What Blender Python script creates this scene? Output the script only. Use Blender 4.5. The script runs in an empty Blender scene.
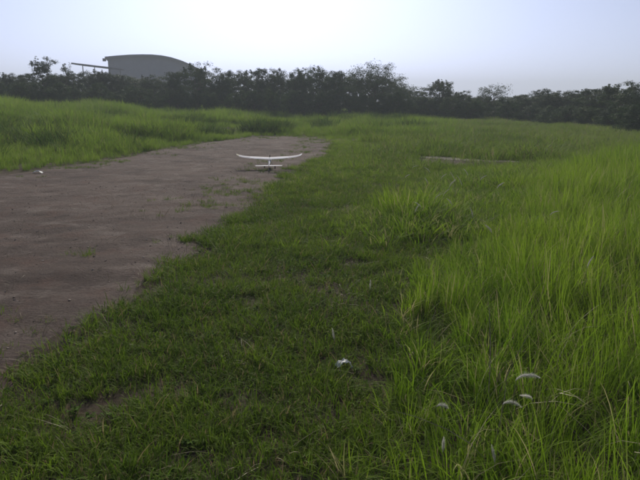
import bpy, math, random
import numpy as np
from mathutils import Vector, Matrix, Euler

# ------------------------------------------------------------------ camera, sky, sun, exposure
S = bpy.context.scene
COL = S.collection
R = math.radians
PITCH = math.atan(140 / 656)
cam_d = bpy.data.cameras.new('camera')
cam = bpy.data.objects.new('camera', cam_d)
COL.objects.link(cam)
cam.location = (0, 0, 1.6)
cam.rotation_euler = (math.pi / 2 - PITCH, 0, 0)
cam_d.sensor_width = 36
cam_d.lens = 36 * 656 / 640
cam_d.clip_start = 0.05
cam_d.clip_end = 3000
S.camera = cam

SUN_EL, SUN_AZ = R(27), R(-4)          # ahead of the camera, a little left of its axis
W = bpy.data.worlds.new('World')
S.world = W
W.use_nodes = True
nt = W.node_tree
nt.nodes.clear()
sky = nt.nodes.new('ShaderNodeTexSky')
sky.sky_type = 'NISHITA'
sky.sun_disc = False
sky.sun_elevation = SUN_EL
sky.sun_rotation = SUN_AZ
sky.altitude = 0
sky.air_density = 1.0
sky.dust_density = 1.3
sky.ozone_density = 2.0
tintn = nt.nodes.new('ShaderNodeMix')
tintn.data_type = 'RGBA'
tintn.blend_type = 'MULTIPLY'
tintn.inputs[0].default_value = 1.0
tintn.inputs[7].default_value = (0.81, 0.92, 1.29, 1)
bg = nt.nodes.new('ShaderNodeBackground')
bg.inputs['Strength'].default_value = 0.05
wo = nt.nodes.new('ShaderNodeOutputWorld')
bw = nt.nodes.new('ShaderNodeRGBToBW')          # a thin even cloud veil takes most of the colour out of the sky
veil = nt.nodes.new('ShaderNodeMix')
veil.data_type = 'RGBA'
veil.inputs[0].default_value = 0.8
nt.links.new(sky.outputs[0], bw.inputs[0])
nt.links.new(sky.outputs[0], veil.inputs[6])
nt.links.new(bw.outputs[0], veil.inputs[7])
nt.links.new(veil.outputs[2], tintn.inputs[6])
nt.links.new(tintn.outputs[2], bg.inputs['Color'])
nt.links.new(bg.outputs[0], wo.inputs['Surface'])

sun_d = bpy.data.lights.new('sun', 'SUN')
sun_d.energy = 3.4
sun_d.angle = R(11)
sun_d.color = (1.0, 0.94, 0.82)
sun = bpy.data.objects.new('sun', sun_d)
COL.objects.link(sun)
sdir = Vector((math.sin(SUN_AZ) * math.cos(SUN_EL), math.cos(SUN_AZ) * math.cos(SUN_EL), math.sin(SUN_EL)))
sun.rotation_euler = (-sdir).to_track_quat('-Z', 'Y').to_euler()
sun.location = sdir * 100

S.view_settings.view_transform = 'Standard'
S.view_settings.look = 'None'
S.view_settings.gamma = 1
S.view_settings.exposure = 0.66
S.render.engine = 'CYCLES'
S.cycles.use_denoising = True
S.cycles.filter_width = 1.9
S.cycles.max_bounces = 6
S.cycles.diffuse_bounces = 3
S.cycles.transmission_bounces = 4
S.cycles.volume_bounces = 2

rng = np.random.default_rng(7)
random.seed(7)

# ------------------------------------------------------------------ helpers
def at(px, py, z=0.0):
    """point of the photograph -> place on the level z in the field"""
    u, v = (px - 320) / 656, (240 - py) / 656
    d = (u, math.cos(PITCH) + math.sin(PITCH) * v, -math.sin(PITCH) + math.cos(PITCH) * v)
    t = (z - 1.6) / d[2]
    return d[0] * t, d[1] * t

def sight(px, py):
    """slopes (sideways, upwards) per metre of distance for a point of the photograph"""
    u, v = (px - 320) / 656, (240 - py) / 656
    dy = math.cos(PITCH) + math.sin(PITCH) * v
    return u / dy, (-math.sin(PITCH) + math.cos(PITCH) * v) / dy

def hash2(ix, iy, seed):
    h = (ix.astype(np.int64) * 374761393 + iy.astype(np.int64) * 668265263 + seed * 974711) & 0xffffffff
    h = ((h ^ (h >> 13)) * 1274126177) & 0xffffffff
    h = h ^ (h >> 16)
    return (h & 0xffff) / 65535.0

def vn(x, y, scale, seed=0):
    """smooth value noise 0..1"""
    x = np.asarray(x, float) / scale
    y = np.asarray(y, float) / scale
    ix, iy = np.floor(x), np.floor(y)
    fx, fy = x - ix, y - iy
    fx, fy = fx * fx * (3 - 2 * fx), fy * fy * (3 - 2 * fy)
    a, b = hash2(ix, iy, seed), hash2(ix + 1, iy, seed)
    c, d = hash2(ix, iy + 1, seed), hash2(ix + 1, iy + 1, seed)
    return (a * (1 - fx) + b * fx) * (1 - fy) + (c * (1 - fx) + d * fx) * fy

def fbm(x, y, scale, seed=0, n=3):
    s = a = 0
    for k in range(n):
        s = s + vn(x, y, scale / 2 ** k, seed + k) * 0.5 ** k
        a += 0.5 ** k
    return s / a

def sstep(a, b, x):
    t = np.clip((np.asarray(x, float) - a) / (b - a), 0, 1)
    return t * t * (3 - 2 * t)

# runway edges (x as a function of y), tall-grass edge
RIGHT = np.array([(-3.4, -30), (-2.6, -4), (-1.6, 1.5), (-1.6, 3.2), (-1.86, 4.1), (-1.76, 4.7), (-1.57, 5.15), (-1.40, 6.1),
                  (-1.08, 6.8), (-1.15, 7.8), (-1.0, 11.2), (-0.5, 16.5), (0.1, 20), (0.35, 24), (0.2, 27), (-0.5, 31), (-0.5, 60)])
LEFT = np.array([(-15, -30), (-10.5, 0), (-6.98, 14.3), (-6.35, 16), (-5.64, 18.6), (-3.89, 27.1), (-2.95, 30.1), (-1.6, 33), (-1, 60)])
TALL = np.array([(0.15, -5), (0.30, 2.5), (0.55, 4.4), (0.86, 5.4), (1.75, 7.5), (3.1, 10.6), (4.8, 14.3), (8.5, 18), (30, 21)])
def edge(tab, y):
    return np.interp(y, tab[:, 1], tab[:, 0])

def runway_d(x, y):
    """>0 inside the runway: about the distance in metres to its ragged edge"""
    n = (fbm(x, y, 1.4, 3) - 0.5) * 1.3 + (fbm(x, y, 0.35, 9) - 0.5) * 0.9
    d = np.minimum(edge(RIGHT, y) - x, x - edge(LEFT, y))
    d = np.minimum(d, (29.9 - 0.55 * (x + 1.5) ** 2 - y) * 0.6)
    return d + n * (0.6 + 0.1 * sstep(6, 20, y))

def ground_h(x, y):
    x, y = np.asarray(x, float), np.asarray(y, float)
    bank = sstep(0.2, 22, edge(LEFT, y) - x) * (1.05 + 0.35 * (fbm(x, y, 7, 33) - .5)) * sstep(-6, 8, y)
    bank = bank + sstep(0.8, 4, np.maximum(edge(LEFT, y) - x, y - 30)) * (fbm(x, y, 2.6, 35) - .45) * (0.45 - .2 * sstep(-6, 0, x)) * (1 - sstep(3, 9, x)) * (1 - sstep(55, 70, y))
    bank = bank + sstep(30, 48, y) * 0.05 * (1 - sstep(4, 16, x)) * (1 - sstep(0.2, 22, edge(LEFT, y) - x))
    rise = sstep(0.3, 5, x - edge(TALL, y)) * 0.10
    far = 1 - sstep(150, 400, np.hypot(x, y)) * 0.5
    return (bank + rise) * far + (fbm(x, y, 1.8, 21) - 0.5) * 0.07 * (1 - sstep(-0.3, 0.6, runway_d(x, y)) * 0.6) + (fbm(x, y, 9, 31) - 0.5) * 0.12

def mesh_np(name, verts, faces, attrs=None, mats=(), mat_idx=None, smooth=False):
    """verts (N,3); faces (M,k) with k 3 or 4"""
    me = bpy.data.meshes.new(name)
    verts = np.ascontiguousarray(verts, dtype=np.float32)
    faces = np.ascontiguousarray(faces, dtype=np.int32)
    m, k = faces.shape
    me.vertices.add(len(verts))
    me.vertices.foreach_set('co', verts.ravel())
    me.loops.add(m * k)
    me.loops.foreach_set('vertex_index', faces.ravel())
    me.polygons.add(m)
    me.polygons.foreach_set('loop_start', np.arange(0, m * k, k, dtype=np.int32))
    me.polygons.foreach_set('loop_total', np.full(m, k, dtype=np.int32))
    for mt in mats:
        me.materials.append(mt)
    if mat_idx is not None:
        me.polygons.foreach_set('material_index', np.ascontiguousarray(mat_idx, dtype=np.int32))
    me.polygons.foreach_set('use_smooth', np.full(m, smooth, dtype=bool))
    me.update(calc_edges=True)
    for n, v in (attrs or {}).items():
        a = me.attributes.new(n, 'FLOAT', 'POINT')
        a.data.foreach_set('value', np.ascontiguousarray(v, dtype=np.float32))
    me.validate()
    return me

def obj(name, me, parent=None, loc=(0, 0, 0)):
    o = bpy.data.objects.new(name, me)
    COL.objects.link(o)
    o.location = loc
    if parent:
        o.parent = parent
    return o

def empty(name, loc=(0, 0, 0), rz=0.0):
    o = bpy.data.objects.new(name, None)
    COL.objects.link(o)
    o.empty_display_size = 0.2
    o.location = loc
    o.rotation_euler = (0, 0, rz)
    return o

def tag(o, label=None, cat=None, group=None, kind=None):
    for k, v in (('label', label), ('category', cat), ('group', group), ('kind', kind)):
        if v:
            o[k] = v
    return o

def copy_tree(root):
    r = root.copy()
    COL.objects.link(r)
    for ch in root.children:
        c = ch.copy()
        COL.objects.link(c)
        c.parent = r
    return r

class MB:
    """collects simple shapes (tris and quads) into one mesh"""
    def __init__(s):
        s.v, s.f = [], []
    def add(s, vs, fs):
        b = len(s.v)
        s.v += [tuple(v) for v in vs]
        s.f += [tuple(i + b for i in f) for f in fs]
    def box(s, c, d, rot=None):
        c = Vector(c)
        vs = []
        for z in (-1, 1):
            for y in (-1, 1):
                for x in (-1, 1):
                    p = Vector((x * d[0] / 2, y * d[1] / 2, z * d[2] / 2))
                    if rot:
                        p = rot @ p
                    vs.append(c + p)
        s.add(vs, [(0, 2, 3, 1), (4, 5, 7, 6), (0, 1, 5, 4), (2, 6, 7, 3), (0, 4, 6, 2), (1, 3, 7, 5)])
    def tube(s, pts, rad, n=8, cap=True):
        pts = [Vector(p) for p in pts]
        rings = []
        for i, p in enumerate(pts):
            t = (pts[min(i + 1, len(pts) - 1)] - pts[max(i - 1, 0)]).normalized()
            a = t.orthogonal().normalized() if abs(t.z) > .9 else t.cross(Vector((0, 0, 1))).normalized()
            b = t.cross(a)
            r = rad[i] if hasattr(rad, '__len__') else rad
            rings.append([p + (a * math.cos(2 * math.pi * k / n) + b * math.sin(2 * math.pi * k / n)) * r for k in range(n)])
        s.loft(rings, cap)
    def loft(s, rings, cap=True):
        n = len(rings[0])
        vs = [p for r in rings for p in r]
        fs = [(i * n + k, i * n + (k + 1) % n, (i + 1) * n + (k + 1) % n, (i + 1) * n + k) for i in range(len(rings) - 1) for k in range(n)]
        if cap:
            fs.append(tuple(range(n - 1, -1, -1)))
            fs.append(tuple((len(rings) - 1) * n + k for k in range(n)))
        s.add(vs, fs)
    def mesh(s, name, mat, smooth=False):
        me = bpy.data.meshes.new(name)
        me.from_pydata(s.v, [], s.f)
        me.materials.append(mat)
        me.polygons.foreach_set('use_smooth', np.full(len(s.f), smooth, dtype=bool))
        me.update()
        return me
    def build(s, name, mat, parent=None, loc=(0, 0, 0), smooth=False):
        return obj(name, s.mesh(name, mat, smooth), parent, loc)

# ------------------------------------------------------------------ materials
def new_mat(name):
    m = bpy.data.materials.new(name)
    m.use_nodes = True
    t = m.node_tree
    t.nodes.clear()
    out = t.nodes.new('ShaderNodeOutputMaterial')
    return m, t, out

def N(t, typ, **kw):
    n = t.nodes.new(typ)
    for k, v in kw.items():
        setattr(n, k, v)
    return n

def mixc(t, fac, a, b, blend='MIX'):
    n = N(t, 'ShaderNodeMix', data_type='RGBA', blend_type=blend)
    for sock, val in ((n.inputs[0], fac), (n.inputs[6], a), (n.inputs[7], b)):
        if isinstance(val, bpy.types.NodeSocket):
            t.links.new(val, sock)
        elif isinstance(val, tuple):
            sock.default_value = val + (1,) if len(val) == 3 else val
        else:
            sock.default_value = val
    return n.outputs[2]

def noise(t, scale, detail=4, rough=0.55, vec=None):
    n = N(t, 'ShaderNodeTexNoise')
    n.inputs['Scale'].default_value = scale
    n.inputs['Detail'].default_value = detail
    n.inputs['Roughness'].default_value = rough
    if vec is not None:
        t.links.new(vec, n.inputs['Vector'])
    return n.outputs['Fac']

def ramp(t, fac, a, b, ca=(0, 0, 0), cb=(1, 1, 1)):
    n = N(t, 'ShaderNodeValToRGB')
    n.color_ramp.elements[0].position = a
    n.color_ramp.elements[1].position = b
    n.color_ramp.elements[0].color = ca + (1,)
    n.color_ramp.elements[1].color = cb + (1,)
    t.links.new(fac, n.inputs[0])
    return n.outputs[0]

def leaf_mat(name, ca, cb, cc, transl=0.4, scale=0.35, spec=0.06, rough=0.7):
    """ca/cb vary over the place and from blade to blade; cc is an odd drier blade"""
    m, t, out = new_mat(name)
    geo = N(t, 'ShaderNodeNewGeometry')
    at_ = N(t, 'ShaderNodeAttribute', attribute_name='tint')
    oi = N(t, 'ShaderNodeObjectInfo')
    nz = ramp(t, noise(t, scale, 5, 0.7, geo.outputs['Position']), 0.41, 0.59)
    ad = N(t, 'ShaderNodeMath', operation='MULTIPLY_ADD')
    t.links.new(at_.outputs['Fac'], ad.inputs[0])
    ad.inputs[1].default_value = 0.45
    t.links.new(oi.outputs['Random'], ad.inputs[2])
    sc = N(t, 'ShaderNodeMath', operation='MULTIPLY')
    t.links.new(ad.outputs[0], sc.inputs[0])
    sc.inputs[1].default_value = 0.69
    f = N(t, 'ShaderNodeMix', data_type='FLOAT')
    f.inputs[0].default_value = 0.42
    t.links.new(nz, f.inputs[2])
    t.links.new(sc.outputs[0], f.inputs[3])
    c = mixc(t, f.outputs[0], ca, cb)
    tipn = N(t, 'ShaderNodeAttribute', attribute_name='tip')   # blades bleach towards their tips
    c = mixc(t, ramp(t, tipn.outputs['Fac'], 0.45, 1.0, (0, 0, 0), (.33, .33, .33)), c, tuple(v * .75 + w * .5 for v, w in zip(cb, cc)))
    dry = ramp(t, at_.outputs['Fac'], 0.84, 0.92)
    c = mixc(t, dry, c, cc)
    p = N(t, 'ShaderNodeBsdfPrincipled')
    p.inputs['Roughness'].default_value = rough
    p.inputs['Specular IOR Level'].default_value = spec
    t.links.new(c, p.inputs['Base Color'])
    tr = N(t, 'ShaderNodeBsdfTranslucent')
    t.links.new(c, tr.inputs['Color'])
    mx = N(t, 'ShaderNodeMixShader')
    mx.inputs[0].default_value = transl
    t.links.new(p.outputs[0], mx.inputs[1])
    t.links.new(tr.outputs[0], mx.inputs[2])
    t.links.new(mx.outputs[0], out.inputs['Surface'])
    return m

def plain_mat(name, c, c2=None, scale=5, rough=0.6, bump=0.0, bscale=40, spec=0.3, vec='Object'):
    m, t, out = new_mat(name)
    p = N(t, 'ShaderNodeBsdfPrincipled')
    p.inputs['Roughness'].default_value = rough
    p.inputs['Specular IOR Level'].default_value = spec
    tc = N(t, 'ShaderNodeTexCoord')
    col = mixc(t, ramp(t, noise(t, scale, 4, 0.6, tc.outputs[vec]), 0.35, 0.65), c, c2 or c)
    t.links.new(col, p.inputs['Base Color'])
    if bump:
        b = N(t, 'ShaderNodeBump')
        b.inputs['Strength'].default_value = bump
        b.inputs['Distance'].default_value = 0.02
        t.links.new(noise(t, bscale, 5, 0.6, tc.outputs[vec]), b.inputs['Height'])
        t.links.new(b.outputs[0], p.inputs['Normal'])
    t.links.new(p.outputs[0], out.inputs['Surface'])
    return m

def soil_mat(name, base, dark, light, red, green=None):
    m, t, out = new_mat(name)
    p = N(t, 'ShaderNodeBsdfPrincipled')
    p.inputs['Roughness'].default_value = 0.9
    p.inputs['Specular IOR Level'].default_value = 0.02
    geo = N(t, 'ShaderNodeNewGeometry')
    P = geo.outputs['Position']
    mp = N(t, 'ShaderNodeMapping')                    # wheel and drag marks run along the strip
    t.links.new(P, mp.inputs['Vector'])
    mp.inputs['Rotation'].default_value = (0, 0, R(-72))
    mp.inputs['Scale'].default_value = (1.0, 1.35, 1)
    streak = noise(t, 1.6, 5, 0.65, mp.outputs[0])
    c = mixc(t, ramp(t, noise(t, 0.45, 5, 0.65, P), 0.43, 0.60), base, dark)
    c = mixc(t, ramp(t, streak, 0.50, 0.74), c, light)
    c = mixc(t, ramp(t, noise(t, 2.3, 5, 0.7, P), 0.50, 0.68), c, red)
    g = noise(t, 28, 6, 0.75, P)
    c = mixc(t, ramp(t, g, 0.36, 0.54, (0.75, 0.75, 0.75), (0, 0, 0)), c, dark)
    c = mixc(t, ramp(t, noise(t, 60, 3, 0.7, P), 0.60, 0.72, (0, 0, 0), (0.6, 0.6, 0.6)), c, light)
    if green:
        c = mixc(t, ramp(t, noise(t, 1.3, 6, 0.75, P), 0.45, 0.70), c, green)
    t.links.new(c, p.inputs['Base Color'])
    b = N(t, 'ShaderNodeBump')
    b.inputs['Strength'].default_value = 0.9
    b.inputs['Distance'].default_value = 0.05
    hsum = N(t, 'ShaderNodeMath', operation='ADD')
    t.links.new(g, hsum.inputs[0])
    t.links.new(noise(t, 6, 5, 0.65, P), hsum.inputs[1])
    t.links.new(hsum.outputs[0], b.inputs['Height'])
    t.links.new(b.outputs[0], p.inputs['Normal'])
    t.links.new(p.outputs[0], out.inputs['Surface'])
    return m

M = {}
M['ground'] = soil_mat('ground_soil', (0.112, 0.086, 0.068), (0.058, 0.044, 0.036), (0.180, 0.145, 0.118), (0.098, 0.066, 0.050), (0.060, 0.058, 0.026))
M['dirt'] = soil_mat('runway_dirt', (0.158, 0.124, 0.108), (0.094, 0.073, 0.065), (0.250, 0.208, 0.184), (0.145, 0.100, 0.084))
M['path'] = soil_mat('pale_path', (0.27, 0.25, 0.21), (0.18, 0.165, 0.13), (0.36, 0.34, 0.30), (0.22, 0.19, 0.15))
M['short'] = leaf_mat('short_grass', (0.058, 0.116, 0.009), (0.130, 0.205, 0.015), (0.22, 0.17, 0.09), 0.38, 0.9)
M['tall'] = leaf_mat('tall_grass', (0.084, 0.172, 0.008), (0.190, 0.290, 0.015), (0.30, 0.27, 0.13), 0.45, 0.6)
M['bank'] = leaf_mat('bank_grass', (0.082, 0.158, 0.012), (0.190, 0.288, 0.026), (0.24, 0.22, 0.10), 0.42, 0.35)
M['field'] = leaf_mat('field_grass', (0.082, 0.150, 0.016), (0.175, 0.245, 0.032), (0.20, 0.17, 0.09), 0.40, 0.12)
M['weed'] = leaf_mat('broad_weed', (0.045, 0.090, 0.014), (0.085, 0.140, 0.022), (0.12, 0.14, 0.03), 0.30, 0.5, .03, .8)
M['leaf'] = leaf_mat('tree_leaf', (0.024, 0.046, 0.018), (0.050, 0.080, 0.026), (0.07, 0.09, 0.03), 0.30, 0.25, 0.06, 0.7)
M['leaf2'] = leaf_mat('tree_leaf_grey', (0.034, 0.054, 0.026), (0.062, 0.088, 0.040), (0.09, 0.105, 0.045), 0.30, 0.25, 0.06, 0.7)
M['bark'] = plain_mat('bark', (0.10, 0.08, 0.06), (0.05, 0.042, 0.034), 6, 0.9, 0.6, 20)
M['straw'] = plain_mat('dead_straw', (0.34, 0.28, 0.17), (0.20, 0.16, 0.10), 9, 0.7)
M['stone'] = plain_mat('pebble', (0.30, 0.25, 0.21), (0.19, 0.15, 0.125), 30, 0.85, 0.5, 60, vec='Object')
M['stem'] = plain_mat('plume_stem', (0.16, 0.18, 0.06), (0.24, 0.22, 0.10), 20, 0.6)
M['paper'] = plain_mat('white_scrap', (0.72, 0.72, 0.70), (0.58, 0.57, 0.54), 12, 0.7)

# ------------------------------------------------------------------ ground, runway, path
def axis(lo, hi, fine_lo, fine_hi, step, grow=1.16):
    a = list(np.arange(fine_lo, fine_hi + 1e-6, step))
    s, x = step, fine_hi
    while x < hi:
        s *= grow
        x = min(hi, x + s)
        a.append(x)
    s, x, pre = step, fine_lo, []
    while x > lo:
        s *= grow
        x = max(lo, x - s)
        pre.append(x)
    return np.array(pre[::-1] + a)

gx = axis(-700, 700, -10, 10, 0.14)
gy = axis(-700, 900, -1, 32, 0.14)
X, Y = np.meshgrid(gx, gy)
V = np.stack([X.ravel(), Y.ravel(), ground_h(X.ravel(), Y.ravel())], 1)
nx, ny = len(gx), len(gy)
i = (np.arange(ny - 1)[:, None] * nx + np.arange(nx - 1)[None, :]).ravel()
ground = obj('ground', mesh_np('ground', V, np.stack([i, i + 1, i + nx + 1, i + nx], 1), mats=[M['ground']], smooth=True))
tag(ground, 'brown soil of the field showing between the grass', kind='structure')

def surf_z(x, y, d, lift=0.004, rough=0.0):
    """height of a dirt sheet: the ground mesh itself (bilinear in its grid) plus lift and relief"""
    jx = np.clip(np.searchsorted(gx, x) - 1, 0, nx - 2)
    jy = np.clip(np.searchsorted(gy, y) - 1, 0, ny - 2)
    Z = V[:, 2].reshape(ny, nx)
    fx = (x - gx[jx]) / (gx[jx + 1] - gx[jx])
    fy = (y - gy[jy]) / (gy[jy + 1] - gy[jy])
    z = (Z[jy, jx] * (1 - fx) + Z[jy, jx + 1] * fx) * (1 - fy) + (Z[jy + 1, jx] * (1 - fx) + Z[jy + 1, jx + 1] * fx) * fy
    return z + lift + np.clip(d, 0, 0.3) * 0.02 + rough * np.clip(fbm(x, y, 0.42, 77, 4) - .33, 0, 1) * np.clip(d * 1.6, 0, 1)

def sheet(name, mask_fn, x0, x1, y0, y1, step, mat, label, lift=0.004, rough=0.0, up=None):
    xs, ys = np.arange(x0, x1, step), np.arange(y0, y1, step)
    X, Y = np.meshgrid(xs, ys)
    x, y = X.ravel(), Y.ravel()
    x = x + (vn(x, y, step * 1.01, 5) - .5) * step * 0.6
    y = y + (vn(x, y, step * 1.01, 6) - .5) * step * 0.6
    d = mask_fn(x, y)
    z = surf_z(x, y, d, lift, rough)
    n, mrows = len(xs), len(ys)
    q = (np.arange(mrows - 1)[:, None] * n + np.arange(n - 1)[None, :]).ravel()
    Q = np.stack([q, q + 1, q + n + 1, q + n], 1)
    keep = (d[Q] > 0).sum(1) >= 3
    Q = Q[keep]
    full = np.zeros(len(x), int)
    np.add.at(full, Q.ravel(), 1)
    z = np.where(full < 4, z - lift - 0.012, z)               # the rim dives into the soil
    used, inv = np.unique(Q, return_inverse=True)
    me = mesh_np(name, np.stack([x, y, z], 1)[used], inv.reshape(Q.shape), mats=[mat], smooth=True)
    return tag(obj(name, me), label, kind='structure')

sheet('dirt_runway', runway_d, -13, 1.6, -5, 31, 0.07, M['dirt'], 'bare brown dirt runway with drag marks and ragged grassy edges', rough=0.07)

def path_d(x, y):
    cx = (x - 4.1) / 1.35
    cy = (y - 18.0 + (x - 4.1) * 0.75) / 0.42
    return (1 - np.hypot(cx, cy)) * 0.4 + (fbm(x, y, 0.6, 41) - .5) * 0.75
sheet('path', path_d, 2, 6.5, 15.5, 21, 0.09, M['path'], 'short pale strip of bare sandy track in the grass', rough=0.01)

def off_path(x, y):
    return np.maximum(np.maximum(path_d(x, y), path_d(x * 1.03, y + .6)), np.maximum(path_d(x * 1.06, y + 1.2), path_d(x * 1.09, y + 1.8))) < 0.0

# ------------------------------------------------------------------ grass tufts, scattered as stuff
def tuft(name, mat, n, h, w, rad, lean, seed, droop=0.6, levels=4, extra=None):
    g = np.random.default_rng(seed)
    r = rad * np.sqrt(g.random(n))
    a = g.random(n) * 2 * np.pi
    bx, by = r * np.cos(a), r * np.sin(a)
    az = a + g.normal(0, 0.9, n)
    H = h[0] + (h[1] - h[0]) * g.random(n) ** 1.2
    ln = lean * (0.25 + g.random(n))
    Wd = w * (0.6 + 0.8 * g.random(n))
    dx, dy = np.cos(az), np.sin(az)
    tw = az + np.pi / 2 + g.normal(0, 0.5, n)
    wx, wy = np.cos(tw), np.sin(tw)
    dr = droop * g.random(n)
    vs = []
    for l in range(levels + 1):
        s = l / levels
        out = H * ln * (s * 0.45 + s * s * 0.8)
        z = H * (s - dr * 0.55 * s ** 3 - 0.12 * ln * s * s)
        ww = Wd * 0.5 * (1 - s ** 2.2) * (0.65 + 0.7 * s)
        px, py = bx + dx * out, by + dy * out
        if l < levels:
            vs.append(np.stack([px - wx * ww, py - wy * ww, z - (0.02 if l == 0 else 0)], 1))
            vs.append(np.stack([px + wx * ww, py + wy * ww, z - (0.02 if l == 0 else 0)], 1))
        else:
            vs.append(np.stack([px, py, z], 1))
    k = 2 * levels + 1
    Vt = np.stack(vs, 1).reshape(-1, 3)
    base = np.arange(n)[:, None] * k
    fs = []
    for l in range(levels - 1):
        a0 = 2 * l
        fs += [base + np.array([[a0, a0 + 1, a0 + 3]]), base + np.array([[a0, a0 + 3, a0 + 2]])]
    a0 = 2 * (levels - 1)
    fs.append(base + np.array([[a0, a0 + 1, a0 + 2]]))
    tint = np.repeat(g.random(n), k)
    tip = np.tile(np.array([l / levels for l in range(levels) for _ in (0, 1)] + [1.0]), n)
    me = mesh_np(name, Vt, np.concatenate(fs), {'tint': tint, 'tip': tip}, [mat], smooth=True)
    return bpy.data.objects.new(name, me)

def weed(name, mat, n, size, seed, up=0.5):
    """rosette of broad leaves"""
    g = np.random.default_rng(seed)
    vs, fs, ti = [], [], []
    for k in range(n):
        a = g.random() * 2 * np.pi
        L = size * (0.5 + g.random() * 0.7)
        wd = L * (0.14 + 0.12 * g.random())
        el = up * (0.3 + g.random())
        d = np.array([math.cos(a), math.sin(a), 0.0])
        s = np.array([-d[1], d[0], 0.0])
        b = len(vs)
        st = np.array([g.normal(0, size * .25), g.normal(0, size * .25), g.random() * size * up * .5])
        for (u, q) in ((0.0, 0.15), (0.35, 1.0), (0.7, 0.8)):
            c = st + d * (L * u) + np.array([0, 0, L * el * (u - 0.55 * u * u) * 1.4])
            vs += [c - s * wd * q + [0, 0, wd * .3], c + s * wd * q + [0, 0, wd * .3]]
        vs.append(st + d * L + np.array([0, 0, L * el * .55]))
        fs += [(b, b + 1, b + 3), (b, b + 3, b + 2), (b + 2, b + 3, b + 5), (b + 2, b + 5, b + 4), (b + 4, b + 5, b + 6)]
        ti += [g.random() * .8] * 7
    return bpy.data.objects.new(name, mesh_np(name, np.array(vs), np.array(fs), {'tint': np.array(ti)}, [mat], smooth=True))

def collection(name, objs):
    c = bpy.data.collections.new(name)
    for o in objs:
        c.objects.link(o)
    return c

def scatter_group(name, coll):
    g = bpy.data.node_groups.new(name, 'GeometryNodeTree')
    g.interface.new_socket('Geometry', in_out='INPUT', socket_type='NodeSocketGeometry')
    g.interface.new_socket('Geometry', in_out='OUTPUT', socket_type='NodeSocketGeometry')
    gi, go = g.nodes.new('NodeGroupInput'), g.nodes.new('NodeGroupOutput')
    ci = g.nodes.new('GeometryNodeCollectionInfo')
    ci.inputs['Collection'].default_value = coll
    ci.inputs['Separate Children'].default_value = True
    ci.inputs['Reset Children'].default_value = True
    ip = g.nodes.new('GeometryNodeInstanceOnPoints')
    ip.inputs['Pick Instance'].default_value = True
    def attr(nm, typ):
        n = g.nodes.new('GeometryNodeInputNamedAttribute')
        n.data_type = typ
        n.inputs['Name'].default_value = nm
        return n.outputs[0]
    e = g.nodes.new('FunctionNodeEulerToRotation')
    g.links.new(attr('rot', 'FLOAT_VECTOR'), e.inputs[0])
    g.links.new(gi.outputs[0], ip.inputs['Points'])
    g.links.new(ci.outputs[0], ip.inputs['Instance'])
    g.links.new(attr('pick', 'INT'), ip.inputs['Instance Index'])
    g.links.new(e.outputs[0], ip.inputs['Rotation'])
    g.links.new(attr('size', 'FLOAT_VECTOR'), ip.inputs['Scale'])
    g.links.new(ip.outputs[0], go.inputs[0])
    return g

def scatter(name, variants, x, y, size, label, zoff=0.0, tilt=0.12, cat='grass', hscale=None, z=None):
    n = len(x)
    z = (ground_h(x, y) if z is None else z) + zoff
    me = bpy.data.meshes.new(name)
    me.vertices.add(n)
    me.vertices.foreach_set('co', np.ascontiguousarray(np.stack([x, y, z], 1), dtype=np.float32).ravel())
    rot = np.stack([rng.normal(0, tilt, n), rng.normal(0, tilt, n), rng.random(n) * 2 * np.pi], 1).astype(np.float32)
    hs = size if hscale is None else size * hscale
    sz = np.stack([size, size, hs], 1).astype(np.float32)
    a = me.attributes.new('rot', 'FLOAT_VECTOR', 'POINT'); a.data.foreach_set('vector', rot.ravel())
    a = me.attributes.new('size', 'FLOAT_VECTOR', 'POINT'); a.data.foreach_set('vector', sz.ravel())
    a = me.attributes.new('pick', 'INT', 'POINT'); a.data.foreach_set('value', rng.integers(0, len(variants), n).astype(np.int32))
    o = obj(name, me)
    md = o.modifiers.new('scatter', 'NODES')
    md.node_group = scatter_group(name, collection(name + '_tufts', variants))
    print(name, n)
    return tag(o, label, cat, kind='stuff')

def rand_pts(x0, x1, y0, y1, dens, margin=3.0, ymin=-1.5):
    n = int((x1 - x0) * (y1 - y0) * dens)
    x = x0 + rng.random(n) * (x1 - x0)
    y = y0 + rng.random(n) * (y1 - y0)
    k = (np.abs(x) < 0.60 * y + margin) & (y > ymin)
    return x[k], y[k]

def pick(x, y, prob):
    k = rng.random(len(x)) < prob
    return x[k], y[k]

# -- short cropped grass in the foreground and beside the strip
bare_spots = [(-1.05, 3.35, .26), (0.02, 3.15, .22), (0.3, 6.2, .2), (0.45, 9.3, .35)]
def bareness(x, y):
    b = sstep(0.56, 0.72, fbm(x, y, 0.55, 51)) * 0.5
    for (cx, cy, r) in bare_spots:
        b = np.maximum(b, 0.93 * (1 - sstep(r * .4, r * 1.3, np.hypot(x - cx, (y - cy) * 0.9) + (fbm(x, y, .25, 52) - .5) * .35)))
    return b
short_v = [tuft('short_tuft', M['short'], 34, (0.02, 0.085), 0.0042, 0.085, 0.9, 100 + k, 0.8) for k in range(6)] \
        + [tuft('short_tuft', M['short'], 22, (0.04, 0.13), 0.0045, 0.06, 0.7, 120 + k, 0.6) for k in range(3)]
x, y = rand_pts(-4.5, 6, -1.5, 24, 430, 2.2)
p = (1 - bareness(x, y)) * (1 - .55 * sstep(9, 15, y)) * off_path(x, y) * (1 - sstep(-0.05, 0.12, runway_d(x, y))) * (1 - sstep(0.2, 1.0, x - edge(TALL, y)) * .9)
p = p * (0.35 + 0.65 * sstep(0.25, 0.6, fbm(x, y, 0.28, 55))) * (1 - sstep(-.55, .05, runway_d(x, y)) * sstep(.40, .56, fbm(x, y, .45, 56)) * .9)
x, y = pick(x, y, p)
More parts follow.
